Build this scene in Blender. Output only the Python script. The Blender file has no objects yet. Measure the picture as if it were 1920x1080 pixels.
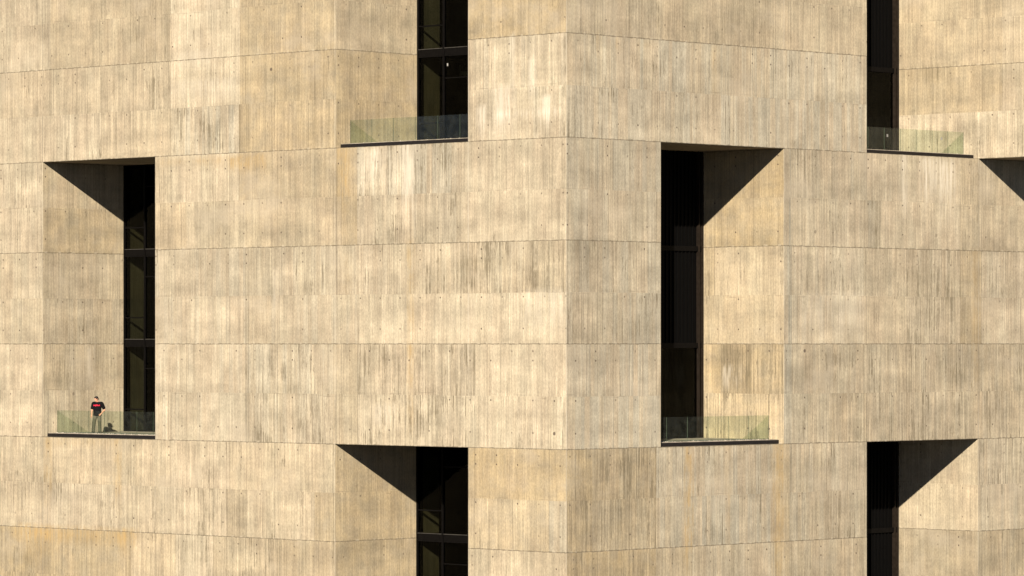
import bpy, bmesh, math, random
from mathutils import Vector, Matrix
from mathutils.bvhtree import BVHTree
random.seed(7)
R = math.radians
sc = bpy.context.scene
col = sc.collection

# ------------------------------------------------------------------ camera maths (survey of the place)
# X runs along the right-hand facade, Y along the left-hand facade, the main corner stands at the origin,
# z = 0 here is eye level; everything is lifted by H so that the ground is z = 0.
H = 15.0
F, PX, HY, DIST = 7736.0, 960.0, 645.0, 176.6
TH = R(44.1)
FW = Vector((math.cos(TH), math.sin(TH))); RT = Vector((math.sin(TH), -math.cos(TH)))
CAM = -DIST * (FW + (102.0 / F) * RT)
def pxof(X, Y):
    p = Vector((X, Y)) - CAM
    return PX + F * p.dot(RT) / p.dot(FW)
def y_on(x, X):                       # Y of the picture column x on the plane X = const
    r = FW + (x - PX) / F * RT; t = (X - CAM.x) / r.x
    return CAM.y + t * r.y
def x_on(x, Y):
    r = FW + (x - PX) / F * RT; t = (Y - CAM.y) / r.y
    return CAM.x + t * r.x
LINES = [(-4, -15.0), (-3, -13.4), (-2, -8.95), (-1, -4.53), (0, 0.0), (1, 4.45), (2, 8.86), (3, 13.33), (4, 17.8), (5, 22.2), (6, 26.6), (7, 31.0)]
def lift_to_z(v):
    for (a, za), (b, zb) in zip(LINES, LINES[1:]):
        if v <= b: return za + (v - a) / (b - a) * (zb - za)
    return LINES[-1][1]
def z_to_lift(z):
    for (a, za), (b, zb) in zip(LINES, LINES[1:]):
        if z <= zb: return a + (z - za) / (zb - za) * (b - a)
    return 7 + (z - 31.0) / 4.45

# ------------------------------------------------------------------ helpers
def tag(o, label=None, cat=None, group=None, kind=None):
    if label: o['label'] = label
    if cat: o['category'] = cat
    if group: o['group'] = group
    if kind: o['kind'] = kind
    return o
def link(name, me, mat, parent=None, smooth=False):
    o = bpy.data.objects.new(name, me); col.objects.link(o)
    if mat: me.materials.append(mat)
    if smooth:
        for p in me.polygons: p.use_smooth = True
    if parent: o.parent = parent
    return o
def empty(name, loc, rz=0):
    o = bpy.data.objects.new(name, None); col.objects.link(o)
    o.location = loc; o.rotation_euler = (0, 0, rz); o.empty_display_size = .3
    return o
class MB:
    def __init__(s): s.bm = bmesh.new()
    def box(s, a, b, bev=0):
        x0, y0, z0 = (min(p, q) for p, q in zip(a, b)); x1, y1, z1 = (max(p, q) for p, q in zip(a, b))
        vs = [s.bm.verts.new(p) for p in ((x0,y0,z0),(x1,y0,z0),(x1,y1,z0),(x0,y1,z0),(x0,y0,z1),(x1,y0,z1),(x1,y1,z1),(x0,y1,z1))]
        fs = [s.bm.faces.new([vs[i] for i in f]) for f in ((3,2,1,0),(4,5,6,7),(0,1,5,4),(1,2,6,5),(2,3,7,6),(3,0,4,7))]
        if bev:
            es = list({e for f in fs for e in f.edges})
            bmesh.ops.bevel(s.bm, geom=es, offset=bev, segments=1, affect='EDGES')
        return s
    def quad(s, pts):
        s.bm.faces.new([s.bm.verts.new(p) for p in pts]); return s
    def build(s, name, mat, parent=None, smooth=False):
        me = bpy.data.meshes.new(name); s.bm.to_mesh(me); s.bm.free()
        return link(name, me, mat, parent, smooth)

# ------------------------------------------------------------------ materials
class NT:
    def __init__(s, name):
        s.m = bpy.data.materials.new(name); s.m.use_nodes = True
        s.n = s.m.node_tree.nodes; s.l = s.m.node_tree.links; s.n.clear()
        s.out = s.n.new('ShaderNodeOutputMaterial')
    def put(s, sock, v):
        if hasattr(v, 'is_output'): s.l.new(v, sock)
        elif v is not None: sock.default_value = v
    def m_(s, op, a, b=None, c=None, clamp=False):
        n = s.n.new('ShaderNodeMath'); n.operation = op; n.use_clamp = clamp
        for i, v in enumerate((a, b, c)):
            if v is not None: s.put(n.inputs[i], v)
        return n.outputs[0]
    def add(s, a, b): return s.m_('ADD', a, b)
    def sub(s, a, b): return s.m_('SUBTRACT', a, b)
    def mul(s, a, b): return s.m_('MULTIPLY', a, b)
    def sstep(s, v, lo, hi, a=0., b=1.):
        n = s.n.new('ShaderNodeMapRange'); n.interpolation_type = 'SMOOTHSTEP'; n.clamp = True
        for i, q in enumerate((v, lo, hi, a, b)): s.put(n.inputs[i], q)
        return n.outputs[0]
    def vec(s, x, y, z=0.):
        n = s.n.new('ShaderNodeCombineXYZ')
        for i, q in enumerate((x, y, z)): s.put(n.inputs[i], q)
        return n.outputs[0]
    def noise(s, v, scale=1., detail=2., rough=.5):
        n = s.n.new('ShaderNodeTexNoise'); n.noise_dimensions = '3D'
        s.put(n.inputs['Vector'], v); n.inputs['Scale'].default_value = scale
        n.inputs['Detail'].default_value = detail; n.inputs['Roughness'].default_value = rough
        return n.outputs[0]
    def white(s, v):
        n = s.n.new('ShaderNodeTexWhiteNoise'); n.noise_dimensions = '3D'; s.put(n.inputs['Vector'], v)
        return n.outputs[0]
    def attr(s, name):
        n = s.n.new('ShaderNodeAttribute'); n.attribute_name = name; return n.outputs['Fac']
    def mix(s, f, a, b, mode='MIX'):
        n = s.n.new('ShaderNodeMix'); n.data_type = 'RGBA'; n.blend_type = mode
        s.put(n.inputs[0], f)
        for k, v in ((6, a), (7, b)):
            s.put(n.inputs[k], v if hasattr(v, 'is_output') else (*v, 1.))
        return n.outputs[2]
    def bsdf(s, color, rough=.8, spec=.3, metal=0., normal=None):
        b = s.n.new('ShaderNodeBsdfPrincipled')
        s.put(b.inputs['Base Color'], color if hasattr(color, 'is_output') else (*color, 1.))
        s.put(b.inputs['Roughness'], rough); s.put(b.inputs['Metallic'], metal)
        s.put(b.inputs['Specular IOR Level'], spec)
        if normal is not None: s.put(b.inputs['Normal'], normal)
        s.l.new(b.outputs[0], s.out.inputs[0]); return b
    def bump(s, h, strength, dist):
        n = s.n.new('ShaderNodeBump'); n.inputs['Strength'].default_value = strength; n.inputs['Distance'].default_value = dist
        s.put(n.inputs['Height'], h); return n.outputs[0]

def make_concrete():
    t = NT('board_marked_concrete')
    uv = t.n.new('ShaderNodeUVMap'); uv.uv_map = 'wall'
    sp = t.n.new('ShaderNodeSeparateXYZ'); t.l.new(uv.outputs[0], sp.inputs[0])
    U, V0 = sp.outputs[0], sp.outputs[1]
    a_tone, a_wear, a_grey, a_warm = t.attr('tone'), t.attr('wear'), t.attr('grey'), t.attr('warm')
    a_och, a_whi, a_soil = t.attr('ochre'), t.attr('white'), t.attr('soil')
    # pour lines wander by a centimetre or two
    wob = t.mul(t.sub(t.noise(t.vec(t.mul(U, .9), V0, 3.), 1., 4., .6), .5), .012)
    V = t.add(V0, wob)
    half = t.m_('FLOOR', t.mul(V, 2.)); fh = t.m_('FRACT', t.mul(V, 2.))
    fl = t.m_('FRACT', V); lift = t.m_('FLOOR', V)
    hs = t.mul(half, 7.31)
    # half-lift seams step up and down from shutter to shutter
    shut = t.m_('FLOOR', t.m_('DIVIDE', U, 1.9))
    # boards: wide and narrow ones, renewed in every half lift
    off = t.mul(t.white(t.vec(half, 2., 5.)), .4)
    bU = t.add(U, off)
    warp = t.mul(t.noise(t.vec(t.mul(U, 2.1), t.mul(V, .25), hs), 1., 1.), .35)
    b1c = t.m_('DIVIDE', t.add(bU, warp), .31)
    b1 = t.white(t.vec(t.m_('FLOOR', b1c), half, 1.))
    b2c = t.m_('DIVIDE', t.add(bU, warp), .094)
    b2 = t.white(t.vec(t.m_('FLOOR', b2c), half, 2.))
    e1 = t.m_('ABSOLUTE', t.sub(t.m_('FRACT', b1c), .5))            # .5 at a board edge
    e2 = t.m_('ABSOLUTE', t.sub(t.m_('FRACT', b2c), .5))
    # fibres, streaks, clouds, grain
    fib = t.noise(t.vec(t.mul(U, 14.), t.mul(V, 1.5), hs), 1., 4., .68)
    stk = t.noise(t.vec(t.mul(U, 5.5), t.mul(V, 1.1), t.mul(hs, .06)), 1., 4., .6)
    cld = t.noise(t.vec(t.mul(U, .42), t.mul(V, 1.5), 11.), 1., 5., .6)
    cld2 = t.noise(t.vec(t.mul(U, 1.3), t.mul(V, 5.), 31.), 1., 4., .6)
    grn = t.noise(t.vec(t.mul(U, 15.), t.mul(V, 34.), 1.), 1., 3., .75)
    hue = t.noise(t.vec(t.mul(U, .8), t.mul(V, 1.2), t.add(hs, 50.)), 1., 3., .6)
    # brightness factor
    brd = t.sstep(t.noise(t.vec(t.mul(U, .35), t.mul(V, 1.1), 71.), 1., 2.), .36, .64, .35, 1.25)
    k = t.mul(t.sub(b1, .5), .10)
    k = t.add(k, t.mul(t.sub(b2, .5), .12))
    k = t.mul(k, brd)
    k = t.add(k, t.mul(t.sub(fib, .5), t.add(.70, t.mul(a_wear, .9))))
    k = t.add(k, t.mul(t.sub(stk, .5), .45))
    k = t.add(k, t.mul(t.sub(cld, .5), .55))
    k = t.add(k, t.mul(t.sub(cld2, .5), .75))
    bnd = t.noise(t.vec(t.mul(U, .16), t.mul(V, 4.6), 37.), 1., 3., .5)
    k = t.add(k, t.mul(t.sub(bnd, .5), .55))
    k = t.add(k, t.mul(t.sub(grn, .5), .85))
    k = t.add(k, t.mul(a_tone, 1.15))
    k = t.m_('EXPONENT', t.mul(k, 1.12))
    base = t.mix(t.sstep(hue, .3, .7), (0.2490, 0.2062, 0.1430), (0.2550, 0.2205, 0.1545))
    gm = t.m_('MULTIPLY', t.mul(t.add(a_grey, .05), .8), t.sstep(t.add(t.mul(b1, .5), t.mul(stk, .8)), .5, .85), None, True)
    base = t.mix(gm, base, (0.2099, 0.1968, 0.1525))
    base = t.mix(t.mul(a_warm, t.sstep(cld2, .3, .65, .5, 1.)), base, (0.2440, 0.1850, 0.0960))
    v3 = t.n.new('ShaderNodeVectorMath'); v3.operation = 'SCALE'
    t.l.new(base, v3.inputs[0]); t.l.new(k, v3.inputs['Scale'])
    c = v3.outputs[0]
    pl = t.noise(t.vec(t.mul(U, .28), t.mul(V, 1.7), 113.), 1., 5., .62)              # broad chalky patches
    c = t.mix(t.sstep(pl, .52, .70, 0., .38), c, (.292, .252, .186))
    # dark weathered fibres, thick where 'wear' is high
    wn = t.noise(t.vec(t.mul(U, 15.), t.mul(V, 2.6), t.add(hs, 9.)), 1., 5., .68)
    wb = t.noise(t.vec(t.mul(U, 19.), t.mul(V, 13.), 77.), 1., 3., .65)              # ragged edges and gaps
    b3 = t.white(t.vec(t.m_('FLOOR', t.m_('DIVIDE', t.add(bU, warp), .062)), half, 21.))
    wp = t.noise(t.vec(t.mul(U, .55), t.mul(V, 2.3), 23.), 1., 4., .6)
    ws = t.add(t.add(t.mul(wn, .62), t.mul(b3, .16)), t.add(t.mul(b1, .07), t.mul(wb, .26)))   # about .55 on average
    thr = t.sub(.752, t.add(t.mul(a_wear, .25), t.mul(t.sub(wp, .5), .46)))
    wear = t.sstep(ws, thr, t.add(thr, .085))
    c = t.mix(t.mul(wear, t.sstep(wp, .35, .7, .5, .85)), c, (.104, .085, .054))
    # pale flakes where the skin of the concrete has come away
    fk = t.noise(t.vec(t.mul(U, 13.), t.mul(V, 3.6), 57.), 1., 4., .7)
    ft = t.sub(.73, t.add(t.mul(a_wear, .15), t.mul(t.sub(wp, .5), .30)))
    c = t.mix(t.mul(t.sstep(fk, ft, t.add(ft, .09)), .5), c, (.300, .258, .186))
    # dark drips and soiling
    drip = t.sstep(t.noise(t.vec(t.mul(U, 7.), t.mul(V, .7), 41.), 1., 4., .65), .42, .66, .15, 1.)
    c = t.mix(t.m_('MULTIPLY', t.mul(a_soil, drip), .8, None, True), c, (0.1000, 0.0820, 0.0492))
    # ochre rust water, white lime, and worn edges with a painted highlight
    oc = t.sstep(t.noise(t.vec(t.mul(U, 7.5), t.mul(V, 1.6), 61.), 1., 5., .68), .30, .60, .12, 1.)
    c = t.mix(t.m_('MULTIPLY', t.mul(t.mul(a_och, oc), t.sstep(t.noise(t.vec(t.mul(U, 3.5), t.mul(V, 5.), 67.), 1., 4., .65), .36, .62, .2, 1.)), .82, None, True), c, (0.2750, 0.1900, 0.0820))
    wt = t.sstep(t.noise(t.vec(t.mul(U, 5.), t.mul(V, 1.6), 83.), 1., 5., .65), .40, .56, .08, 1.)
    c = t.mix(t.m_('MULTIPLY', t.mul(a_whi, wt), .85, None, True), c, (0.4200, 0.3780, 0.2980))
    # seams
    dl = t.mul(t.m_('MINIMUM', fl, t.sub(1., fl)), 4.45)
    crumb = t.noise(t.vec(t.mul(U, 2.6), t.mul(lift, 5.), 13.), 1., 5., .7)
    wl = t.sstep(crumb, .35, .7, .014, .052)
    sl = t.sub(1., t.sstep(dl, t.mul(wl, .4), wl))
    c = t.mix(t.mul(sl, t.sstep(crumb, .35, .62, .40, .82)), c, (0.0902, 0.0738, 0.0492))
    up = t.sub(1., t.sstep(fl, .004, .026))                          # pale fins just above the pour line
    c = t.mix(t.mul(t.mul(up, t.sstep(t.noise(t.vec(t.mul(U, 3.5), lift, 19.), 1., 4.), .5, .62)), .5), c, (0.3444, 0.2993, 0.2214))
    jit = t.mul(t.sub(t.white(t.vec(shut, lift, 3.)), .5), .05)
    dh = t.mul(t.m_('ABSOLUTE', t.sub(t.add(fl, jit), .5)), 4.45)
    sh = t.sub(1., t.sstep(dh, .006, .026))
    c = t.mix(t.mul(sh, t.sstep(t.noise(t.vec(t.mul(U, .9), lift, 29.), 1., 4., .6), .42, .66, .0, .50)), c, (0.1230, 0.1000, 0.0697))
    # board edges
    be = t.mul(t.sstep(e1, .455, .5), t.sstep(t.white(t.vec(t.m_('ROUND', b1c), half, 6.)), .35, 1.))
    c = t.mix(t.mul(be, .40), c, (0.1107, 0.0927, 0.0656))
    be2 = t.mul(t.sstep(e2, .38, .48), t.white(t.vec(t.m_('ROUND', b2c), half, 7.)))
    c = t.mix(t.mul(be2, t.sstep(cld2, .38, .62, 0.04, .34)), c, (0.1230, 0.1025, 0.0738))
    # tie holes
    ph = t.white(t.vec(lift, 4., 4.))
    hc = t.add(t.m_('DIVIDE', U, 1.27), ph)
    du = t.mul(t.sub(t.m_('FRACT', hc), .5), 1.27)
    dv = None
    rows = [(.93, 1), (.84, 2), (.46, 3), (.15, 4)]
    for q, i in rows:
        d = t.mul(t.sub(fl, q), 4.45)
        keep = t.m_('GREATER_THAN', t.white(t.vec(t.m_('FLOOR', hc), lift, i)), .60)     # 1 = no hole here
        d = t.add(t.m_('ABSOLUTE', d), keep)
        dv = d if dv is None else t.m_('MINIMUM', dv, d)
    rr = t.m_('SQRT', t.add(t.mul(du, du), t.mul(dv, dv)))
    big = t.m_('GREATER_THAN', t.white(t.vec(t.m_('FLOOR', hc), t.m_('FLOOR', t.mul(V, 4.)), 12.)), .985)   # a few are patched, as larger brown spots
    hole = t.sub(1., t.sstep(t.m_('DIVIDE', rr, t.add(1., t.mul(big, .9))), .026, .055))
    c = t.mix(t.mul(hole, t.sstep(t.white(t.vec(t.m_('FLOOR', hc), lift, 8.)), 0., 1., .4, .9)), c, (0.0656, 0.0492, 0.0369))
    # blowholes / spalls
    pk = t.sstep(t.noise(t.vec(t.mul(U, 6.), t.mul(V, 22.), 91.), 1., 2., .5), .74, .80)
    c = t.mix(t.mul(pk, .5), c, (0.1066, 0.0861, 0.0574))
    h = t.add(t.mul(b1, .30), t.mul(b2, .22))
    h = t.add(h, t.mul(fib, .6)); h = t.add(h, t.mul(grn, .25))
    h = t.sub(h, t.mul(t.m_('MAXIMUM', sl, hole), 1.2)); h = t.sub(h, t.mul(be, .5))
    t.bsdf(c, .92, .15, normal=t.bump(h, .55, .012))
    return t.m
M = {}
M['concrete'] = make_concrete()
def plain(name, colr, rough=.6, spec=.3, metal=0., var=.25, scale=6., stretch=(1, 1, 1)):
    t = NT(name)
    tc = t.n.new('ShaderNodeTexCoord')
    mp = t.n.new('ShaderNodeMapping'); mp.inputs['Scale'].default_value = stretch
    t.l.new(tc.outputs['Object'], mp.inputs[0])
    n = t.noise(mp.outputs[0], scale, 4., .6)
    a = tuple(v * (1 - var) for v in colr); b = tuple(v * (1 + var) for v in colr)
    t.bsdf(t.mix(t.sstep(n, .3, .7), a, b), t.sstep(n, .2, .8, rough * .85, min(1., rough * 1.1)), spec, metal)
    return t.m
M['black_metal'] = plain('dark_bronze_metal', (.0022, .0019, .0017), .6, .05)
M['bronze'] = plain('bronze_window_post', (.010, .0072, .005), .6, .08)
M['sill_metal'] = plain('lit_tone_sill_metal', (.030, .028, .024), .5, .2)  # lighter than the frames: the sunlit sill top is painted into the colour
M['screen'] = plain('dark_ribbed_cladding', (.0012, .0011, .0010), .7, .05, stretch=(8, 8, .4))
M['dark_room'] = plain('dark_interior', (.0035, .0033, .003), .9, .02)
M['edge_steel'] = plain('black_edge_steel', (.009, .0075, .0065), .6, .15, scale=14)
M['floor'] = plain('balcony_screed', (0.2214, 0.1927, 0.1476), .85, .2, scale=2.)
M['ground'] = plain('ground_paving', (.025, .024, .020), .9, .2, scale=.3)
M['roof'] = plain('roof_membrane', (.2, .19, .17), .9, .2, scale=.5)
M['glass_edge'] = plain('green_glass_edge', (.045, .060, .040), .3, .5)
M['sticker'] = plain('white_paper', (.17, .165, .15), .7, .2)
M['chips'] = plain('pale_chips', (.38, .34, .28), .9, .2, scale=30)
M['cabinet'] = plain('grey_painted_board', (.30, .31, .27), .6, .3)
def glass(name, tint, refl_rough=.0, ior=1.5, boost=0.0, dust=0.):
    t = NT(name)
    tr = t.n.new('ShaderNodeBsdfTransparent'); tr.inputs[0].default_value = (*tint, 1)
    gl = t.n.new('ShaderNodeBsdfGlossy'); gl.inputs['Roughness'].default_value = refl_rough
    gl.inputs[0].default_value = (.95, .97, .95, 1)
    lw = t.n.new('ShaderNodeLayerWeight'); lw.inputs[0].default_value = .5
    mx = t.n.new('ShaderNodeMixShader')
    f0 = ((ior - 1) / (ior + 1)) ** 2                                 # Schlick, the same from both sides of the sheet
    t.put(mx.inputs[0], t.m_('ADD', t.mul(t.m_('POWER', lw.outputs['Facing'], 5.), 1 - f0), f0 + boost, None, True))
    t.l.new(tr.outputs[0], mx.inputs[1]); t.l.new(gl.outputs[0], mx.inputs[2])
    fin = mx.outputs[0]
    if dust:                                                         # a film of dust that catches the sun
        df = t.n.new('ShaderNodeBsdfDiffuse'); df.inputs[0].default_value = (.6, .62, .55, 1)
        tc = t.n.new('ShaderNodeTexCoord'); m2 = t.n.new('ShaderNodeMixShader')
        t.put(m2.inputs[0], t.mul(t.sstep(t.noise(tc.outputs['Object'], 3., 4., .6), .3, .7, .5, 1.5), dust))
        t.l.new(fin, m2.inputs[1]); t.l.new(df.outputs[0], m2.inputs[2]); fin = m2.outputs[0]
    t.l.new(fin, t.out.inputs[0]); return t.m
M['rail_glass'] = glass('green_rail_glass', (.862, .900, .858), .02, 1.2, 0., .006)
M['pane'] = glass('tinted_window_glass', (.44, .455, .41), .0, 1.13)

# ------------------------------------------------------------------ formwork panels: (column end in survey pixels, tone, grey, wear, warm)
LFT = {
 6: [(95,-.04,0,.3,0),(255,-.05,0,.1,.2),(320,-.10,0,.5,.2),(450,.13,.1,.2,0),(632,-.07,0,.1,.45),(1062,-.07,0,.15,.6)],
 5: [(95,-.01,0,.3,.1),(255,-.03,0,.2,.1),(320,-.07,0,.55,.1),(450,.13,.1,.25,0),(632,-.08,0,.1,.5),(900,.04,.3,.35,0),(1062,.05,.3,.4,0)],
 4: [(100,.05,0,.25,0),(190,.0,.1,.5,0),(250,-.03,0,.4,.1),(322,.02,0,.2,.15),(448,.06,.7,.65,0),(466,-.12,.2,.2,.5),(632,-.05,0,.15,.5),(1062,.05,.3,.45,0)],
 3: [(80,.03,.1,.5,0),(322,.02,0,.45,.1),(400,.06,0,.3,0),(448,.10,0,.15,0),(510,-.06,0,.15,.35),(630,-.06,.1,.05,.3),(670,-.09,.2,.3,.5),(776,.06,.6,.6,0),(863,-.02,.7,.6,0),(1062,.01,.1,.2,0)],
 2: [(80,.04,.1,.45,0),(291,0,0,.3,.1),(350,-.04,0,.1,.25),(460,-.01,0,.2,.1),(515,.02,0,.2,.2),(640,-.03,0,.1,.2),(670,-.10,0,.2,.45),(760,-.02,.1,.45,0),(776,.06,.1,.1,.1),(865,-.04,.3,.45,0),(1062,.03,0,.15,0)],
 1: [(40,.03,.2,.15,.1),(80,.04,.1,.25,0),(460,.0,.4,.2,0),(510,-.07,.3,.15,.1),(670,-.03,.3,.35,0),(776,.03,.2,.3,0),(863,.02,.2,.4,.05),(1062,.0,.3,.75,.1)],
 0: [(40,.04,.2,.1,.1),(80,.03,.1,.1,.1),(460,.04,.35,.12,0),(510,-.05,.3,.2,.1),(670,.01,.3,.2,0),(863,.08,.1,.3,0),(1062,.09,.1,.3,0)],
 -1: [(80,.06,0,.25,0),(460,.07,.35,.08,0),(625,.0,.5,.45,0),(672,-.01,.2,.1,.15),(770,.04,.1,.62,0),(865,.03,.2,.58,0),(890,-.06,.2,.5,0),(1062,.10,.1,.25,0)],
 -2: [(80,.05,0,.2,0),(460,.09,.3,.05,0),(625,.03,.35,.65,0),(672,.0,.2,.1,.15),(776,.08,.1,.6,0),(865,.03,.2,.6,0),(1062,.09,.2,.4,0)],
 -3: [(92,.0,.1,.5,.1),(225,.03,0,.35,.15),(265,-.03,.2,.35,.2),(322,.05,0,.35,.1),(430,.08,0,.35,0),(630,.06,0,.35,.15),(1062,.0,0,.15,.6)],
 -4: [(95,-.01,.1,.4,.1),(225,.05,.1,.4,0),(322,.06,.1,.4,.1),(425,.08,0,.6,0),(462,-.08,.1,.3,.2),(590,.05,0,.45,.1),(630,-.03,0,.1,.4),(1030,.02,.1,.25,.35),(1062,-.03,.6,.1,.1)],
 -5: [(70,-.12,.1,.55,.6),(245,-.09,.1,.45,.5),(330,.02,0,.4,.25),(400,.06,0,.6,0),(520,-.01,.1,.5,.2),(632,-.06,.1,.3,.3),(1062,.06,0,.3,.1)],
}
RGT = {
 6: [(1080,.0,0,.1,.1),(1230,-.08,.2,.5,.1),(1450,-.05,.1,.35,.2),(1625,.03,0,.15,.15),(3000,.0,0,.2,.1)],
 5: [(1080,.0,.2,.3,.1),(1290,.06,.75,.45,0),(1455,.03,.8,.35,.1),(1625,.07,.6,.3,0),(3000,.0,0,.2,.1)],
 4: [(1150,.03,.6,.5,0),(1230,.05,.6,.35,0),(1280,.01,.4,.55,0),(1455,.06,.75,.35,0),(1625,.05,.75,.25,0),(3000,.0,0,.2,.1)],
 3: [(1120,-.06,.5,.2,0),(1239,-.05,.6,.15,0),(1482,-.06,.9,.25,0),(1560,.0,.3,.45,.05),(1625,-.01,.3,.35,0),(1700,.02,.2,.2,0),(1800,.08,.2,.25,0),(1835,.0,.2,.45,.2),(3000,.0,.2,.4,.1)],
 2: [(1120,-.02,.5,.15,0),(1239,.0,.4,.1,0),(1482,-.06,.9,.25,0),(1560,.01,.2,.3,.05),(1625,.0,.2,.3,0),(1650,-.09,.5,.5,0),(1800,.06,.1,.25,0),(1835,.0,.2,.45,.2),(3000,.01,.1,.2,.1)],
 1: [(1130,-.08,.5,.55,0),(1239,-.03,.6,.5,0),(1484,-.05,.9,.3,0),(1620,.03,.3,.4,0),(1700,.03,.1,.4,.05),(1800,.0,.3,.7,.05),(1840,-.02,.2,.3,.35),(3000,.05,.3,.45,0)],
 0: [(1130,-.03,.4,.5,0),(1180,.02,.4,.4,0),(1239,-.02,.7,.5,0),(1484,-.05,.9,.3,0),(1620,.09,.3,.25,0),(1700,.06,.0,.35,.1),(1800,.02,.2,.75,.05),(1840,-.04,.2,.4,.4),(3000,.06,.2,.3,0)],
 -1: [(1130,.0,.6,.3,0),(1239,.03,.7,.2,0),(1484,-.05,.9,.2,0),(1560,-.05,.3,.3,.1),(1625,-.03,.3,.4,.1),(1835,-.07,.3,.55,.1),(3000,-.03,.3,.55,.15)],
 -2: [(1090,.05,.6,.2,0),(1239,.06,.8,.1,0),(1484,.0,.7,.3,0),(1560,.0,.4,.4,.1),(1625,-.04,.3,.5,.2),(1835,-.05,.3,.6,.1),(3000,.0,.3,.55,.15)],
 -3: [(1110,-.12,.2,.65,.6),(1230,-.09,.4,.62,.4),(1290,.0,.6,.45,0),(1375,.02,.6,.45,0),(1455,-.02,.7,.4,0),(1480,-.02,.1,.2,.4),(1550,-.04,.5,.4,.1),(1625,.0,.3,.45,0),(1835,0,.2,.3,0),(3000,.03,.35,.6,.05)],
 -4: [(1110,-.12,.3,.65,.5),(1230,-.08,.5,.68,.35),(1290,-.01,.7,.45,.1),(1375,-.04,.8,.4,0),(1455,-.03,.8,.3,0),(1480,-.02,.1,.2,.4),(1550,-.05,.6,.45,.1),(1625,-.06,.4,.5,.1),(1835,0,.2,.3,0),(3000,.04,.35,.35,.05)],
 -5: [(1230,-.10,.3,.6,.6),(1290,-.04,.4,.3,.3),(1455,-.01,.5,.3,.1),(1480,-.02,.1,.2,.4),(1625,-.06,.4,.35,.2),(1835,-.05,.3,.3,.2),(3000,-.12,.4,.5,.3)],
}
RVA = {r: [(2000, *q)] for r, q in {6:(-.05,.1,.1,.2), 5:(-.07,.1,.1,.5), 4:(-.10,.1,.2,.55), 3:(-.07,0,.15,.5)}.items()}
RVB = {3:[(90,.0,0,.1,.4),(3000,-.03,.1,.15,.25)], 2:[(3000,-.05,.2,.2,.45)], 1:[(90,-.04,.1,.2,.2),(224,-.01,.2,.12,.1),(3000,.02,0,.1,.3)],
       0:[(3000,-.08,.4,.35,.1)], -1:[(130,-.03,.2,.4,.2),(180,-.06,.3,.3,.1),(3000,.0,.3,.35,.2)], -2:[(130,.01,.3,.35,0),(3000,-.01,.3,.3,.1)]}
RVC = {-3:[(3000,-.08,.1,.08,.5)], -4:[(3000,-.04,.05,.05,.55)], -5:[(3000,-.09,.05,.10,.5)]}
RVD = {6:[(1880,-.01,0,.12,.25),(3000,.04,0,.1,.1)], 5:[(1880,-.04,0,.1,.35),(3000,.03,0,.1,.05)], 4:[(3000,.06,.2,.35,0)], 3:[(1832,.08,.1,.12,0),(1842,-.12,.2,.2,.1),(3000,.05,.2,.35,0)]}
RVE = {3:[(3000,-.05,0,.1,.7)], 2:[(3000,-.06,0,.1,.6)], 1:[(1340,-.02,.1,.5,.4),(3000,.07,.1,.35,.2)], 0:[(1340,.0,0,.5,.3),(3000,.06,.1,.15,.25)],
       -1:[(1352,.03,0,.1,.6),(1413,-.10,.1,.8,.5),(3000,.0,.0,.6,.5)], -2:[(3000,.08,0,.65,.4)]}
RVF = {-3:[(3000,.05,.1,.1,.1)], -4:[(3000,.06,.1,.12,.1)], -5:[(3000,-.16,.4,.25,.2)]}
# stains in survey pixels: kind, x0, x1, lift top, lift bottom, strength, soft (px)
ST_L = [('ochre',365,430,1.97,1.86,.55,14),('ochre',430,500,1.95,1.80,1.0,10),('ochre',295,360,1.98,1.90,.35,14),('ochre',632,655,2.0,1.35,.7,5),('ochre',646,652,1.9,1.2,.4,4),
 ('ochre',762,776,1.0,-1.0,.55,5),('ochre',640,660,.9,.3,.2,8),('ochre',768,775,0,-.95,.35,3),('ochre',82,98,-1.0,-1.75,.6,4),('ochre',215,228,-1.0,-1.85,.7,4),('ochre',100,215,-1.0,-1.12,.35,10),
 ('ochre',25,260,-2.0,-2.16,.8,14),('ochre',45,110,-2.0,-2.4,.45,8),('ochre',222,250,-2.0,-2.3,.5,6),('ochre',880,960,-1.0,-1.5,.18,20),('ochre',632,642,2.0,2.05,.4,3),
 ('white',690,712,1.95,1.6,.6,24),('white',755,779,2.0,1.1,.7,12),('white',672,760,1.97,1.45,.25,40),('white',895,910,2.35,2.02,.75,4),('white',928,960,2.5,2.03,.75,8),('white',925,932,2.9,2.4,.5,3),
 ('white',955,963,3.0,2.5,.7,3),('white',992,1002,2.75,2.2,.65,3),('white',1015,1035,2.4,2.05,.8,8),('white',930,1050,2.30,2.18,.5,12),('white',325,440,2.8,2.55,.3,20),('white',512,520,.75,.3,.4,4),
 ('white',975,1060,.5,.1,.35,20),('white',700,740,-.6,-.85,.4,14),('white',330,400,2.9,3.1,.3,16),
 ('soil',860,925,.84,.70,.75,9),('soil',860,900,.62,.42,.4,12),('soil',930,1050,.82,.76,.3,14),('soil',512,600,.6,.5,.25,16),('soil',470,560,-.4,-.55,.4,14),('soil',645,652,-.85,-.94,.6,3),
 ('soil',330,420,-1.02,-1.2,.35,12),('soil',255,320,3.0,3.4,.35,14),('soil',480,560,-1.55,-1.9,.12,14),('soil',15,60,-2.3,-2.6,.45,14),('soil',885,900,.0,-.4,.4,6),('soil',670,720,-.1,-.5,.2,14)]
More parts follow.
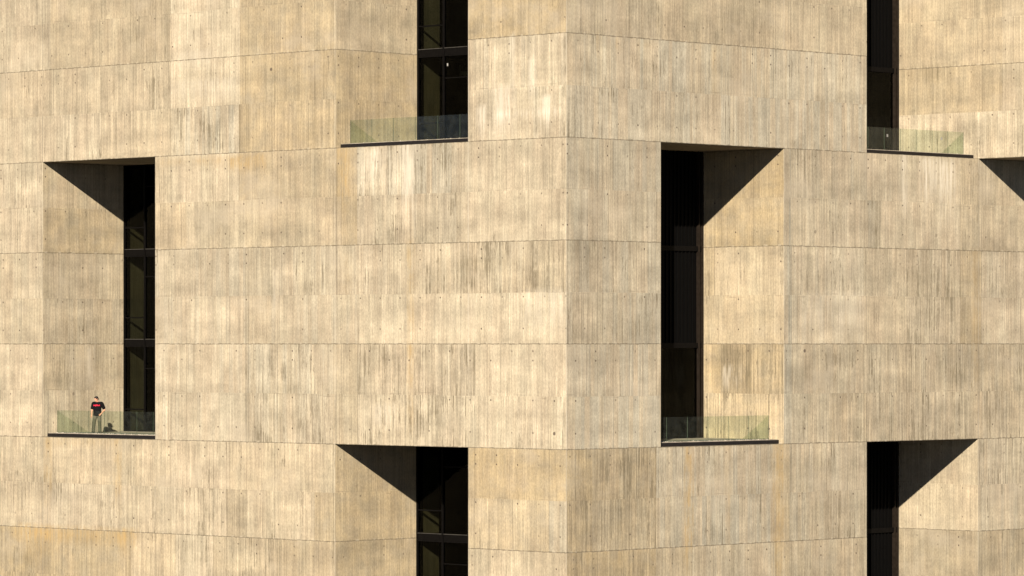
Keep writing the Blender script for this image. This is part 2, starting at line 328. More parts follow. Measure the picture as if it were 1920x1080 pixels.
ST_R = [('ochre',1283,1299,-1.0,-2.6,.85,4),('ochre',1449,1470,-1.0,-2.7,.75,5),('ochre',1224,1230,-1.0,-2.0,.35,3),('ochre',1335,1344,2.98,2.3,.4,3),('ochre',1118,1124,3.0,2.75,.4,3),('ochre',1155,1162,3.0,2.8,.35,4),
 ('ochre',1822,1836,1.0,-1.0,.35,6),('ochre',1360,1372,-1.0,-2.2,.25,5),('ochre',1160,1166,-1.7,-2.2,.45,3),('ochre',1100,1108,-2.0,-2.2,.4,4),('ochre',1195,1230,2.98,2.9,.25,10),
 ('white',1692,1700,2.0,1.3,.75,3),('white',1725,1790,1.98,1.55,.6,12),('white',1735,1742,2,1.35,.5,3),('white',1760,1790,1.9,1.2,.35,8),('white',1500,1620,.5,.1,.3,20),('white',1075,1080,3.0,2.2,.3,3),
 ('soil',1060,1239,1.0,.9,.25,14),('soil',1480,1920,1.01,.93,.35,10),('soil',1330,1440,3.04,3.0,.5,12),('soil',1700,1725,1.98,1.9,.4,8),('soil',1770,1800,.75,.3,.5,8),('soil',1700,1740,.75,.4,.35,10),('soil',1185,1235,.3,.1,.35,8),
 ('soil',1780,1800,-.1,-.5,.4,8),('soil',1690,1730,-.2,-.7,.25,10),('soil',1085,1110,.45,.2,.3,8),('soil',1095,1225,3.5,3.3,.35,14),('soil',1355,1450,3.6,3.3,.2,14)]
ST_D = [('soil',1700,1760,3.0,2.83,.7,6),('soil',1735,1790,3.0,2.75,.6,8),('soil',1824,1830,3.0,2.75,.8,3),('soil',1855,1860,3.0,2.6,.5,3),('soil',1885,1890,3.0,2.6,.4,3),('soil',1908,1914,2.5,2.0,.4,3)]
ST_E = [('soil',1355,1410,-.02,-.45,.6,6),('white',1355,1390,-.2,-.48,.6,4),('soil',1325,1345,.98,.5,.35,6),('soil',1400,1412,-.3,-.6,.4,6)]
ST_B = [('soil',78,232,1.0,.94,.45,8),('soil',105,150,.25,.05,.25,10),('white',165,178,-.05,-.5,.4,4),('soil',112,126,-.1,-.3,.25,4)]

def sm(x, lo, hi):
    if hi <= lo: return 1. if x > lo else 0.
    t = min(1., max(0., (x - lo) / (hi - lo))); return t * t * (3 - 2 * t)
def stain(px, v, st):
    k, x0, x1, vt, vb, s, soft = st
    if vb > vt: vt, vb = vb, vt
    a = sm(px, x0 - soft * .5, x0 + soft * .5) * (1 - sm(px, x1 - soft * .5, x1 + soft * .5))
    if a <= 0: return 0.
    full = (vt - vb)
    b = (1 - sm(v, vt - .004, vt + .012)) * sm(v, vb - full * .15, vb + full * .55)
    return a * b * s
def steps(brk, mx):
    brk = sorted(brk); out = [brk[0]]
    for a, b in zip(brk, brk[1:]):
        if b - a < 1e-4: continue
        n = max(1, math.ceil((b - a) / mx))
        out += [a + (b - a) * i / n for i in range(1, n + 1)]
    return out
def wall_patch(bm, pt, u0, u1, v0, v1, holes, table, stains, uoff, flip, step=(.22, .07)):
    """A wall sheet; pt(u, z) -> point, holes = [(ua, ub, za, zb)]; v in lifts."""
    uvl = bm.loops.layers.uv.get('wall') or bm.loops.layers.uv.new('wall')
    fa = {k: bm.faces.layers.float.get(k) or bm.faces.layers.float.new(k) for k in ('tone', 'wear', 'grey', 'warm')}
    va = {k: bm.verts.layers.float.get(k) or bm.verts.layers.float.new(k) for k in ('ochre', 'white', 'soil')}
    def px(u):
        p = pt(u, 0); return pxof(p[0], p[1])
    # column edges of this table, in u
    cuts = set()
    for row in table.values():
        for q in row[:-1]: cuts.add(q[0])
    ub = [u0, u1]
    lo, hi = u0, u1
    for c in cuts:
        a, b = u0, u1
        if (px(a) - c) * (px(b) - c) >= 0: continue
        for _ in range(40):
            m = (a + b) / 2
            if (px(a) - c) * (px(m) - c) <= 0: b = m
            else: a = m
        ub += [a - .0145, a + .0145]
    vb = [v0, v1] + [i / 2 for i in range(math.ceil(v0 * 2), math.floor(v1 * 2) + 1)]
    for (ua, ubb, za, zb) in holes:
        for e in (ua, ubb): ub += [e - .045, e, e + .045]
        vb += [z_to_lift(za), z_to_lift(zb)]
    ub += [u0 + .045, u1 - .045]
    ub = [min(max(x, u0), u1) for x in ub]; vb = [min(max(x, v0), v1) for x in vb]
    us, vs = steps(ub, step[0]), steps(vb, step[1])
    grid = {}
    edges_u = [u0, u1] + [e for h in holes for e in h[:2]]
    def vert(i, j):
        if (i, j) in grid: return grid[i, j]
        u, v = us[i], vs[j]; z = lift_to_z(v); w = bm.verts.new(pt(u, z)); p = px(u)
        acc = {'ochre': 0., 'white': 0., 'soil': 0.}
        for s in stains: acc[s[0]] += stain(p, v, s)
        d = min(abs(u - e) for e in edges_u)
        if d < .002: acc['white'] += .55  # pale worn edges, painted in place of a chamfer catching the light
        for k in acc: w[va[k]] = min(1.2, acc[k])
        grid[i, j] = w; return w
    for i in range(len(us) - 1):
        uc = (us[i] + us[i + 1]) / 2; pc = px(uc); thin = us[i + 1] - us[i] < .0295
        for j in range(len(vs) - 1):
            vc = (vs[j] + vs[j + 1]) / 2; zc = lift_to_z(vc)
            if any(a < uc < b and c < zc < d for a, b, c, d in holes): continue
            vl = [vert(i, j), vert(i + 1, j), vert(i + 1, j + 1), vert(i, j + 1)]
            uvs = [(us[i], vs[j]), (us[i + 1], vs[j]), (us[i + 1], vs[j + 1]), (us[i], vs[j + 1])]
            if flip: vl.reverse(); uvs.reverse()
            f = bm.faces.new(vl)
            for lp, q in zip(f.loops, uvs): lp[uvl].uv = (q[0] + uoff, q[1])
            row = table.get(math.floor(vc * 2)) or table[min(table, key=lambda r: abs(r - vc * 2))]
            for q in row:
                if pc < q[0]: break
            f[fa['tone']] = q[1] - (.26 if thin and random.Random(int(pc) * 31 + math.floor(vc * 2)).random() > .30 else 0)
            f[fa['grey']] = q[2]; f[fa['wear']] = q[3]; f[fa['warm']] = q[4]
def flat_patch(bm, pts, uoff, tone=-.02):
    uvl = bm.loops.layers.uv.get('wall') or bm.loops.layers.uv.new('wall')
    fa = bm.faces.layers.float.get('tone') or bm.faces.layers.float.new('tone')
    f = bm.faces.new([bm.verts.new(p) for p in pts]); f[fa] = tone
    o = Vector(pts[0]); ax = (Vector(pts[1]) - o).normalized(); ay = (Vector(pts[3]) - o).normalized()
    for lp in f.loops:
        d = lp.vert.co - o; lp[uvl].uv = (d.dot(ax) + uoff, d.dot(ay) / 4.45 + .03)
def done(bm, name, parent, mat=None):
    me = bpy.data.meshes.new(name); bm.to_mesh(me); bm.free()
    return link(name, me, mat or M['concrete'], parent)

# ------------------------------------------------------------------ the place
g = MB(); g.quad([(-900, -900, 0), (900, -900, 0), (900, 900, 0), (-900, 900, 0)])
tag(g.build('ground', M['ground']), kind='structure')

bld = empty('concrete_building', (0, 0, 0))
tag(bld, 'monolithic board-marked concrete building with deep square-cut balconies and a sharp corner', 'building')

TOPV, BOTV = 6.4, -4.0
DL, DR = 5.21, 4.85                       # depth of the recesses behind the left and the right facade
zf = lambda k: lift_to_z(k)
# openings: (near edge, far edge, lift bottom, lift top); 'far' is the edge with the sunlit cheek
LO = {'A': (5.92, 14.34, 2, 6), 'B': (26.75, 35.08, -1, 2), 'C': (5.91, 14.39, -4, -1)}
RO = {'D': (20.27, 28.70, 2, 6), 'E': (6.03, 14.36, -1, 2), 'F': (20.27, 28.68, -4, -1)}
LEND, REND, BLK = 47.0, 40.0, -7.0        # far ends of the facades; how far the upper block on the right comes forward
up = lambda z: z + H
def LP(X): return lambda u, z: (X, u, up(z))
def RP(Y): return lambda u, z: (u, Y, up(z))
hl = [(a, b, zf(c), zf(d)) for a, b, c, d in LO.values()]
hr = [(a, b, zf(c), zf(d)) for a, b, c, d in RO.values()]
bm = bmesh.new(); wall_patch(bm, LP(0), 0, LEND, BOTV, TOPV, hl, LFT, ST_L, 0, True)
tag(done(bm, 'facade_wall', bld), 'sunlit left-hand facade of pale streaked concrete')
hr2 = [(a, b, c, d) for a, b, c, d in hr] + [(RO['D'][1] - .001, REND + 1, zf(2), 60)]
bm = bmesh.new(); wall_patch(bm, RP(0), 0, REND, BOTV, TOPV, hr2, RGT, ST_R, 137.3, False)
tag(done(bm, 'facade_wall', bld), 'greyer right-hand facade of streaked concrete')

def recess_L(key, table, stains, uoff):
    a, b, c, d = LO[key]; z0, z1 = zf(c), zf(d)
    bm = bmesh.new()
    wall_patch(bm, lambda u, z: (u, b, up(z)), 0, DL + 1.42, c, d, [], table, stains, uoff, False)       # far cheek, runs on indoors
    wall_patch(bm, lambda u, z: (u, a, up(z)), 0, DL, c, d, [], {0: [(9999, 0, .2, .2, 0)]}, [], uoff + 20, True, (1, .5))
    if d < TOPV: flat_patch(bm, [(0, a, up(z1)), (0, b, up(z1)), (DL, b, up(z1)), (DL, a, up(z1))], uoff + 40)
    if c > -4: flat_patch(bm, [(0, a, up(z0)), (DL, a, up(z0)), (DL, b, up(z0)), (0, b, up(z0))], uoff + 55)
    return done(bm, 'recess_wall', bld)
def recess_R(key, table, stains, uoff):
    a, b, c, d = RO[key]; z0, z1 = zf(c), zf(d)
    ua, ud = (BLK if key == 'D' else 0), DR
    bm = bmesh.new()
    wall_patch(bm, lambda u, z: (b, u, up(z)), ua, ud, c, TOPV if key == 'D' else d, [], table, stains, uoff, True)
    wall_patch(bm, lambda u, z: (a, u, up(z)), 0, ud, c, d, [], {0: [(9999, 0, .2, .2, 0)]}, [], uoff + 20, False, (1, .5))
    if d < TOPV: flat_patch(bm, [(a, 0, up(z1)), (a, ud, up(z1)), (b, ud, up(z1)), (b, 0, up(z1))], uoff + 40)
    if c > -4: flat_patch(bm, [(a, 0, up(z0)), (b, 0, up(z0)), (b, ud, up(z0)), (a, ud, up(z0))], uoff + 55)
    if key == 'D':                                                  # the block that steps forward above the right-hand wall
        ztop = lift_to_z(TOPV)
        flat_patch(bm, [(b, BLK, up(z0)), (b, 0, up(z0)), (REND, 0, up(z0)), (REND, BLK, up(z0))], uoff + 70)
        wall_patch(bm, lambda u, z: (u, BLK, up(z)), b, REND, 2, TOPV, [], {2: [(9999, 0, .3, .3, 0)]}, [], uoff + 90, False, (.6, .25))
        return done(bm, 'projecting_block', bld)
    return done(bm, 'recess_wall', bld)
recess_L('A', RVA, [], 301.7); recess_L('B', RVB, ST_B, 433.1); recess_L('C', RVC, [], 577.9)
tag(recess_R('D', RVD, ST_D, 611.3), 'upper block stepping forward over the right-hand facade')
recess_R('E', RVE, ST_E, 733.9); recess_R('F', RVF, [], 859.2)
# roof and far sides close the body
zt = up(lift_to_z(TOPV))
sh = MB()
sh.quad([(0, 0, zt), (REND, 0, zt), (REND, LEND, zt), (0, LEND, zt)])
sh.quad([(REND, BLK, zt), (REND, 0, zt), (RO['D'][1], 0, zt), (RO['D'][1], BLK, zt)])
sh.quad([(REND, 0, 0), (REND, LEND, 0), (REND, LEND, zt), (REND, 0, zt)])
sh.quad([(0, LEND, 0), (0, LEND, zt), (REND, LEND, zt), (REND, LEND, 0)])
sh.quad([(REND, BLK, up(zf(2))), (REND, 0, up(zf(2))), (REND, 0, zt), (REND, BLK, zt)])
sh.build('roof', M['roof'], bld)

# ---- windows at the back of the left-hand recesses: glass in dark frames, rooms behind
def bar(name, a, b, parent, mat='black_metal'):
    return MB().box(a, b).build(name, M[mat], parent)
def part_empty(name):
    o = empty(name, (0, 0, 0)); o.parent = bld; return o
def window_L(key, mull_px):
    a, b, c, d = LO[key]; X = DL
    ym = y_on(mull_px, X)                                            # first mullion from the cheek
    w = b - ym
    ys = [b, ym]
    while ys[-1] - w > a + .4: ys.append(ys[-1] - w)
    ys.append(a)
    z0, z1 = up(zf(c)) + .21, up(zf(d))
    win = part_empty('window')
    T = .075
    for i, y in enumerate(ys):
        y0 = y - T if i == 0 else (y if y == a else y - T / 2)
        bar('mullion', (X - .06, y0, z0), (X + (.30 if i < len(ys) - 1 else .12), y0 + T, z1 - .003), win)
    for k in range(c, d + 1):
        zk = up(zf(k))
        for y1, y2 in zip(ys, ys[1:]):
            if c < k < d:
                bar('floor_band', (X - .03, y2 + T, zk - .108), (X + .20, y1 - T, zk + .218), win)
                bar('sill', (X - .055, y2 + T, zk + .22), (X + .1, y1 - T, zk + .25), win, 'sill_metal')
                bar('transom', (X - .055, y2 + T, zk - .14), (X + .1, y1 - T, zk - .11), win)
            elif k == c: bar('sill', (X - .05, y2 + T, z0), (X + .12, y1 - T, z0 + .05), win)
            else: bar('transom', (X - .05, y2 + T, z1 - .08), (X + .12, y1 - T, z1 - .003), win)
        if k < d:
            bar('guard_bar', (X - .05, ys[1] + T, zk + 1.27), (X + .08, b - T, zk + 1.33), win)
            for y1, y2 in zip(ys[1:], ys[2:]): bar('transom', (X - .04, y2 + T, zk + 3.30), (X + .06, y1 - T, zk + 3.35), win)
    for y1, y2 in zip(ys, ys[1:]):
        for k in range(c, d):
            zl = up(zf(k)) + (.25 if k > c else .26); zh = up(zf(k + 1)) - (.14 if k + 1 < d else .08)
            bar('pane', (X + .015, y2 + T * .6, zl), (X + .027, y1 - T * .6, zh), win, 'pane')
    if key == 'A': ya = y_on(838, X); bar('sticker', (X + .008, ya - .07, up(13.33) - .60), (X + .013, ya + .01, up(13.33) - .47), win, 'sticker')
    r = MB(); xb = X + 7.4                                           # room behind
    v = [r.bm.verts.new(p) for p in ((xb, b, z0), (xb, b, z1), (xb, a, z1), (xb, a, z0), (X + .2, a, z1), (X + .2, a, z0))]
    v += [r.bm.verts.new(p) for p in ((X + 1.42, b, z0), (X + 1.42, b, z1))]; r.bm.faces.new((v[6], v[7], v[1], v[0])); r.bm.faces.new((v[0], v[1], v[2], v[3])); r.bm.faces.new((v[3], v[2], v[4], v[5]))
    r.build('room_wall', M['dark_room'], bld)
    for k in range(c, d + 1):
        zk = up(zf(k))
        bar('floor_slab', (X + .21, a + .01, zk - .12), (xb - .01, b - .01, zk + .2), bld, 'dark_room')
for key, mp in (('A', 832.5), ('B', 272.0), ('C', 830.5)): window_L(key, mp)

# ---- dark ribbed screens at the back of the right-hand recesses
def window_R(key):
    a, b, c, d = RO[key]; Y = DR
    z1 = up(zf(d)); z0 = up(zf(c)) + .21
    win = part_empty('window'); T = .09
    for x0, x1, y0 in ((b - .16, b - .02, Y - .02), (b - .44, b - .36, Y - .10), (a, a + T, Y - .05)):
        bar('mullion', (x0, y0, z0), (x1, Y + .15, z1 - .003), win, 'bronze')
    for k in range(c + 1, d):
        zk = up(zf(k)); bar('floor_band', (a + T, Y - .05, zk - .18), (b - .45, Y + .12, zk + .05), win)
        bar('floor_band', (b - .35, Y - .012, zk - .18), (b - .17, Y + .12, zk + .05), win)
    zb = up(zf(c + 1)) - .18
    bar('pane', (a + T, Y + .03, z0), (b - .45, Y + .05, zb), win, 'pane'); bar('pane', (b - .35, Y + .03, z0), (b - .17, Y + .05, zb), win, 'pane')
    pr = [a + T, Y + .06]; ribs = [(a + T, Y + .06)]; x = a + .3
    while x < b - .6:
        ribs += [(x, Y + .06), (x, Y), (x + .05, Y), (x + .05, Y + .06)]; x += .26
    ribs.append((b - .17, Y + .06))
    r = MB(); lo = [r.bm.verts.new((*p, zb)) for p in ribs]; hi = [r.bm.verts.new((*p, z1 - .012)) for p in ribs]
    for i in range(len(ribs) - 1): r.bm.faces.new((lo[i], lo[i + 1], hi[i + 1], hi[i]))
    r.build('ribbed_screen', M['screen'], win)
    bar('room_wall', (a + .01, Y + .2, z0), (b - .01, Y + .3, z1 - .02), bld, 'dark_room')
for key in 'DEF': window_R(key)

# ---- balconies: screed floor, black steel edge, green glass railing
def balcony(side, key, n):
    a, b, c, d = (LO if side == 'L' else RO)[key]; D = DL if side == 'L' else DR; z = up(zf(c))
    sw = (lambda x, y: (x, y)) if side == 'L' else (lambda x, y: (y, x))
    P = lambda x, y, zz: (*sw(x, y), zz)
    fl = MB(); fl.box(P(.36, a + .003, z + .006), P(D - .06, b - .003, z + .205)); f = fl.build('balcony_floor', M['floor'], bld)
    e = MB(); e.box(P(.30, a + .003, z + .03), P(.36, b - .003, z + .178)); e.build('steel_edge', M['edge_steel'], f)
    rail = MB()
    rail.box(P(.885, a + .004, z + .205), P(.935, b - .004, z + .235))
    ra = rail.build('glass_railing', M['glass_edge'], bld)
    w = (b - a - .012) / n
    for i in range(n):
        y0, y1 = a + .006 + i * w, a + .006 + (i + 1) * w
        p = MB(); p.box(P(.902, y0 + .004, z + .2352), P(.918, y1 - .004, z + 1.29)); pan = p.build('glass_panel', M['rail_glass'], ra)
        pan.data.materials.append(M['glass_edge']); ax = 1 if side == 'L' else 0
        for f_ in pan.data.polygons:
            if abs(f_.normal[ax]) > .9: f_.material_index = 1
    return ra, z
balcony('L', 'A', 6); balcony('L', 'B', 7); balcony('R', 'E', 6)
rd, zd = balcony('R', 'D', 7)
for xx in (1664.0, 1765.5):                                                            # paper stickers left on the glass
    x = x_on(xx, .9); s = MB(); s.box((x - .06, .893, zd + .86), (x + .045, .899, zd + .86 + .13), .002); s.build('sticker', M['sticker'], rd)

# ---- chips and dust along the balcony edges
ch = MB()
def chip(p, s):
    bmesh.ops.create_icosphere(ch.bm, subdivisions=1, radius=s, matrix=Matrix.Translation(p) @ Matrix.Rotation(random.random() * 3, 4, (random.random(), .3, random.random())) @ Matrix.Diagonal((1, random.uniform(.5, 1), random.uniform(.35, .7), 1)))
for key, side, n in (('B', 'L', 190), ('E', 'R', 120), ('A', 'L', 26), ('D', 'R', 12)):
    a, b, c, d = (LO if side == 'L' else RO)[key]
    for i in range(n):
        u = random.uniform(a + .1, b - .1); w = random.uniform(.38, .80); s = random.uniform(.008, .028)
        if key in 'AD': w = random.uniform(.37, .41)
        p = (w, u) if side == 'L' else (u, w)
        chip((*p, up(zf(c)) + .205 + s * .3), s)
tag(ch.build('stone_chips', M['chips']), 'pale stone chips and dust lying along the balcony edges', 'debris', kind='stuff')

# ---- a box-shaped unit hanging below the ceiling behind the upper left window
ux, uy, uz = 6.9, y_on(862, 6.9), up(0)
cab = empty('ceiling_unit', (ux, uy, uz + 12.40)); tag(cab, 'pale box-shaped ventilation unit hanging below the ceiling behind the upper left window', 'ventilation unit')
MB().box((0, -1.3, 0), (.5, 0, .20), .012).build('casing', M['cabinet'], cab)
bar('grille', (.04, -1.26, .203), (.46, -.035, .50), cab, 'black_metal')
bar('bracket', (0, -.03, .203), (.5, 0, .50), cab, 'cabinet')
for yy in (-.2, -1.1): bar('hanging_rod', (.24, yy, .503), (.26, yy + .02, .79), cab, 'black_metal')

# ------------------------------------------------------------------ the man on the balcony
def tube(pts, n=18):
    """closed tapered limb through pts = (x, y, z, rx, ry); rx runs sideways, ry front to back"""
    P = [(Vector(p[:3]), p[3], p[4] if len(p) > 4 else p[3]) for p in pts]
    Q = []
    for i in range(len(P) - 1):                                      # Catmull-Rom through the joints
        a, b, c, d = P[max(i - 1, 0)], P[i], P[i + 1], P[min(i + 2, len(P) - 1)]
        for k in range(6):
            t = k / 6.
            cr = lambda w, x, y, z: .5 * (2 * x + (y - w) * t + (2 * w - 5 * x + 4 * y - z) * t * t + (3 * x - w - 3 * y + z) * t ** 3)
            Q.append((cr(a[0], b[0], c[0], d[0]), cr(a[1], b[1], c[1], d[1]), cr(a[2], b[2], c[2], d[2])))
    Q.append(P[-1])
    def cap(q, q2):                                                  # rounded ends
        d = (q[0] - q2[0]).normalized(); r = min(q[1], q[2])
        return [(q[0] + d * r * .45 * math.sin(a), q[1] * math.cos(a), q[2] * math.cos(a)) for a in (.5, .95, 1.3)]
    Q = list(reversed(cap(Q[0], Q[1]))) + Q + cap(Q[-1], Q[-2])
    bm = bmesh.new(); rings = []; up_ = None
    for i, (c, rx, ry) in enumerate(Q):
        d = (Q[min(i + 1, len(Q) - 1)][0] - Q[max(i - 1, 0)][0]).normalized()
        ref = Vector((1, 0, 0)) if abs(d.x) < .85 else Vector((0, 0, 1))
        s_ = (ref - d * ref.dot(d)).normalized()
        if up_ is not None and s_.dot(up_) < 0: s_ = -s_
        up_ = s_; n_ = d.cross(s_)
        rings.append([bm.verts.new(c + s_ * rx * math.cos(2 * math.pi * k / n) + n_ * ry * math.sin(2 * math.pi * k / n)) for k in range(n)])
    for A, B in zip(rings, rings[1:]):
        for k in range(n): bm.faces.new((A[k], A[(k + 1) % n], B[(k + 1) % n], B[k]))
    bm.faces.new(list(reversed(rings[0]))); bm.faces.new(rings[-1])
    bmesh.ops.recalc_face_normals(bm, faces=bm.faces)
    me = bpy.data.meshes.new('limb'); bm.to_mesh(me); bm.free(); return me
def fuse(name, meshes, voxel):
    bm = bmesh.new()
    for m in meshes: bm.from_mesh(m)
    me = bpy.data.meshes.new(name); bm.to_mesh(me); bm.free()
    if not voxel: return me
    o = bpy.data.objects.new(name, me); col.objects.link(o)
    q = o.modifiers.new('r', 'REMESH'); q.mode = 'VOXEL'; q.voxel_size = voxel
    s = o.modifiers.new('sm', 'SMOOTH'); s.factor = .5; s.iterations = 2
    dg = bpy.context.evaluated_depsgraph_get(); dg.update()
    r = bpy.data.meshes.new_from_object(o.evaluated_get(dg))
    bpy.data.objects.remove(o); r.name = name
    return r
def ball(c, r, rot=None, seg=20):
    bm = bmesh.new(); m = Matrix.Translation(c) @ (rot or Matrix.Identity(4)) @ Matrix.Diagonal((*r, 1))
    bmesh.ops.create_uvsphere(bm, u_segments=seg, v_segments=seg // 2 + 2, radius=1, matrix=m)
    me = bpy.data.meshes.new('b'); bm.to_mesh(me); bm.free(); return me
# joints, metres; x to the right of the picture, -y towards the viewer
NK = (.085, .02, 1.50); HD = Vector((.045, -.02, 1.645))
ch_ = (.09, .01, 1.32); wa = (.09, .0, 1.08); pe = (.085, .0, .95)
shl, shr = (-.085, .01, 1.425), (.285, .01, 1.425)
ell, wrl = (-.165, .03, 1.11), (-.185, -.03, .875)
elr, wrr = (.43, .06, 1.13), (.295, -.10, .935)
hpl, hpr = (-.005, 0, .90), (.185, 0, .90)
knl, knr = (-.065, -.03, .50), (.20, -.02, .50)
anl, anr = (-.105, .02, .09), (.205, .02, .09)
body = [tube([(.085, 0, .88, .165, .11), (*wa, .15, .108), (*ch_, .172, .12), (.088, .012, 1.43, .12, .09), (*NK, .062, .064), (.06, -.005, 1.60, .056, .06)]),
    tube([(.0, .01, 1.41, .08), (*shl, .07), (-.128, .02, 1.27, .055), (*ell, .045), (-.178, .0, .99, .042), (*wrl, .030, .026)]),
    tube([(.18, .01, 1.41, .08), (*shr, .07), (.36, .035, 1.28, .055), (*elr, .045), (.36, -.01, 1.03, .042), (*wrr, .030, .026)]),
    tube([(*hpl, .09), (-.035, -.02, .70, .078), (*knl, .058), (-.085, 0, .35, .058), (*anl, .042)]),
    tube([(*hpr, .09), (.195, -.01, .70, .078), (*knr, .058), (.203, .01, .35, .058), (*anr, .042)])]
def hand(wrist, palm_end, side, spread, curl):
    w, p = Vector(wrist), Vector(palm_end); d = (p - w).normalized(); s = Vector(side).normalized(); n = d.cross(s).normalized()
    out = [tube([(*w, .027, .024), (*(w + (p - w) * .5), .034, .025), (*p, .032, .024)], 12)] + [tube([(*(w + (p - w) * .3), .016), (*(p + s * o_), .0125)], 8) for o_ in (-.03, .0, .028)]
    for i, (ln, off) in enumerate(((.070, -.030), (.080, -.010), (.074, .010), (.058, .029))):
        b = p - d * .008 + s * off; q = b + d * ln * .45 + s * off * spread; q2 = q + (d * math.cos(curl) + n * math.sin(curl)) * ln * .32
        q3 = q2 + (d * math.cos(1.7 * curl) + n * math.sin(1.7 * curl)) * ln * .25
        out.append(tube([(*b, .0115), (*q, .0105), (*q2, .0098), (*q3, .0085)], 10))
    b = w + (p - w) * .45 - s * .034; t1 = b - s * .030 + d * .030; t2 = t1 - s * .010 + d * .030
    out.append(tube([(*b, .015), (*t1, .0125), (*t2, .010)], 10))
    return out
hl_ = hand(wrl, (wrl[0] - .003, wrl[1] - .02, wrl[2] - .085), (0.55, -.83, 0), .25, .35)
hr_ = hand(wrr, (wrr[0] - .062, wrr[1] - .02, wrr[2] - .055), (.55, -.25, -.8), .2, .5)
# head turned to the left of the picture and bowed
HR = Matrix.Rotation(R(-62), 4, 'Z') @ Matrix.Rotation(R(20), 4, 'X')       # face looks along local -y
def hp(x, y, z): return HD + (HR @ Vector((x, y, z)))
def hb(x, y, z, r): return ball(hp(x, y, z), r, HR, 16)
head = [ball(hp(0, .012, .035), (.074, .096, .088), HR), ball(hp(0, -.022, -.045), (.058, .070, .070), HR), hb(0, -.060, -.100, (.030, .026, .020)),
        hb(0, -.098, -.022, (.013, .022, .017)), hb(0, -.088, .004, (.010, .016, .028)), hb(0, -.083, -.064, (.026, .010, .007)), hb(0, -.081, -.077, (.022, .010, .006)),
        hb(-.030, -.076, .018, (.024, .014, .008)), hb(.030, -.076, .018, (.024, .014, .008)), hb(-.030, -.078, -.002, (.012, .010, .009)), hb(.030, -.078, -.002, (.012, .010, .009)),
        hb(-.077, .014, -.012, (.010, .020, .032)), hb(.077, .014, -.012, (.010, .020, .032))]
def cloth_mat(name, c, sc_=160., var=.2): return plain(name, c, .95, .1, var=var, scale=sc_)
M['skin'] = plain('warm_skin', (.36, .185, .112), .55, .3, var=.1, scale=20.)
M['shirt'] = cloth_mat('black_cotton', (.0028, .0028, .003)); M['jeans'] = cloth_mat('grey_olive_cotton', (.082, .073, .052), 30.)
M['shoe'] = plain('dark_brown_leather', (.055, .045, .032), .6, .3, scale=30); M['hair'] = plain('dark_brown_hair', (.006, .0042, .0035), .7, .3, scale=60)
M['print'] = cloth_mat('red_shirt_print', (.55, .022, .05), 40., .12)
M['eye'] = plain('dark_eye', (.02, .015, .012), .2, .5)
xm = .205 if False else 0
floorB = up(zf(-1)) + .205
mx_, my_ = 1.75, y_on(179.0, 1.75)
man = empty('person', (mx_, my_, floorB), math.atan2(RT.y, RT.x))
tag(man, 'man in black t-shirt with red lettering and grey trousers standing behind the glass railing', 'person')
link('body', fuse('body', body + hl_ + hr_ + head, .006), M['skin'], man, True)
for s in (-1, 1): link('eye', hb(.030 * s, -.0865, -.001, (.008, .006, .006)), M['eye'], man, True)
shirt = [tube([(.092, 0, .855, .215, .150), (.092, 0, .97, .205, .148), (*wa, .195, .145), (*ch_, .205, .15), (.09, .012, 1.42, .165, .11), (.088, .018, 1.475, .085, .082)], 28),
    tube([(.02, .01, 1.40, .10, .10), (-.095, .01, 1.425, .092), (-.135, .02, 1.29, .086), (-.158, .026, 1.175, .083)]),
    tube([(.16, .01, 1.40, .10, .10), (.295, .01, 1.425, .092), (.365, .035, 1.29, .086), (.412, .05, 1.185, .083)])]
sme = fuse('t_shirt', shirt, .010)
sh_o = link('t_shirt', sme, M['shirt'], man, True)
tro = [tube([(.09, 0, .80, .15, .11), (.09, 0, .88, .185, .13), (.09, 0, .95, .18, .128)]),
    tube([(.0, 0, .88, .105), (-.03, -.015, .70, .098), (*knl, .086), (-.09, .0, .28, .080), (-.105, .012, .10, .086), (-.105, .0, .05, .088)]),
    tube([(.185, 0, .88, .105), (.195, -.01, .70, .098), (*knr, .086), (.205, .005, .28, .080), (.206, .012, .10, .086), (.206, .0, .05, .088)])]
link('trousers', fuse('trousers', tro, .010), M['jeans'], man, True)
for (x, y, z), tw in ((anl, -.05), (anr, .05)):
    link('shoe', fuse('shoe', [tube([(x, y + .06, .048, .042, .046), (x + tw * .4, y - .06, .045, .048, .044), (x + tw, y - .15, .034, .044, .033)])], .008), M['shoe'], man, True)
hair = [ball(hp(0, .022, .048), (.081, .098, .086), HR), ball(hp(0, .072, -.010), (.068, .046, .066), HR), hb(0, -.045, .098, (.060, .040, .026)),
        hb(-.070, -.006, .012, (.012, .022, .034)), hb(.070, -.006, .012, (.012, .022, .034))]
link('hair', fuse('hair', hair, .007), M['hair'], man, True)
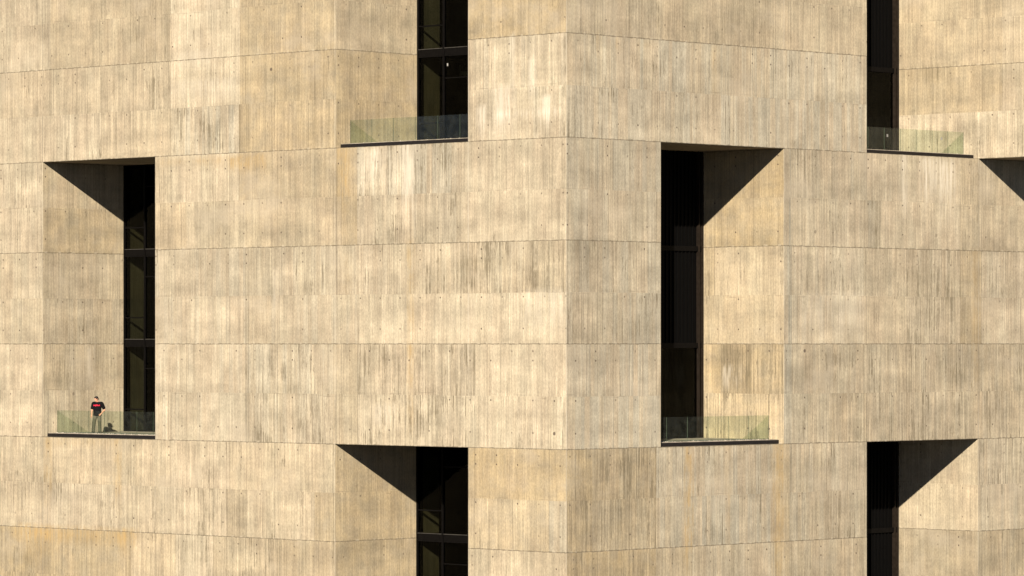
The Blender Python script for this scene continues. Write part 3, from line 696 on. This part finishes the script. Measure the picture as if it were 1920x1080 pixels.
# shirt lettering laid on the chest
cu = bpy.data.curves.new('t', 'FONT'); cu.body = 'LAJOLA'; cu.size = .105; cu.align_x = 'CENTER'; cu.align_y = 'CENTER'; cu.offset = .004
to = bpy.data.objects.new('t', cu); col.objects.link(to)
dg = bpy.context.evaluated_depsgraph_get(); dg.update()
tm = bpy.data.meshes.new_from_object(to.evaluated_get(dg)); bpy.data.objects.remove(to)
tb = bmesh.new(); tb.from_mesh(tm)
bmesh.ops.subdivide_edges(tb, edges=[e for e in tb.edges if e.calc_length() > .02], cuts=2)
bmesh.ops.triangulate(tb, faces=tb.faces)
w_ = max(v.co.x for v in tb.verts) - min(v.co.x for v in tb.verts)
sb = bmesh.new(); sb.from_mesh(sme); bvh = BVHTree.FromBMesh(sb)
for v in tb.verts:
    X, Z = .065 + v.co.x * .325 / w_, 1.34 + v.co.y * .85
    h, *_ = bvh.ray_cast(Vector((X, -1, Z)), Vector((0, 1, 0)))
    v.co = (X, (h.y if h else -.14) - .005, Z)
sb.free()
tb.to_mesh(tm); tb.free()
link('shirt_lettering', tm, M['print'], sh_o)

# ------------------------------------------------------------------ light, sky, camera
SUN = Vector((.955, .735, -.520)).normalized()
sl = bpy.data.lights.new('sun', 'SUN'); sl.energy = 5.0; sl.angle = R(.5); sl.color = (1., .892, .765)
so = bpy.data.objects.new('sun', sl); col.objects.link(so); so.rotation_euler = SUN.to_track_quat('-Z', 'Y').to_euler(); so.location = (-60, -43, 60)
w = bpy.data.worlds.new('World'); sc.world = w; w.use_nodes = True
nt = w.node_tree; bg = nt.nodes['Background']
sk = nt.nodes.new('ShaderNodeTexSky'); sk.sky_type = 'NISHITA'; sk.sun_disc = False
sk.sun_elevation = math.asin(-SUN.z); sk.sun_rotation = math.atan2(-SUN.x, -SUN.y)
sk.air_density = .28; sk.dust_density = .1
nt.links.new(sk.outputs[0], bg.inputs[0]); bg.inputs[1].default_value = .05

cd = bpy.data.cameras.new('camera'); cam = bpy.data.objects.new('camera', cd); col.objects.link(cam)
cam.location = (CAM.x, CAM.y, H); cam.rotation_euler = (R(90), 0, TH - R(90))
cd.sensor_width = 36; cd.lens = 36 * F / 1920; cd.shift_y = 105 / 1920; cd.clip_end = 3000; cd.clip_start = 1
sc.camera = cam
vs = sc.view_settings; sc.display_settings.display_device = 'sRGB'
vs.view_transform = 'Standard'; vs.look = 'None'; vs.exposure = 1.36; vs.gamma = 1; vs.use_curve_mapping = False
sc.cycles.max_bounces = 8; sc.cycles.diffuse_bounces = 2; sc.cycles.transparent_max_bounces = 24
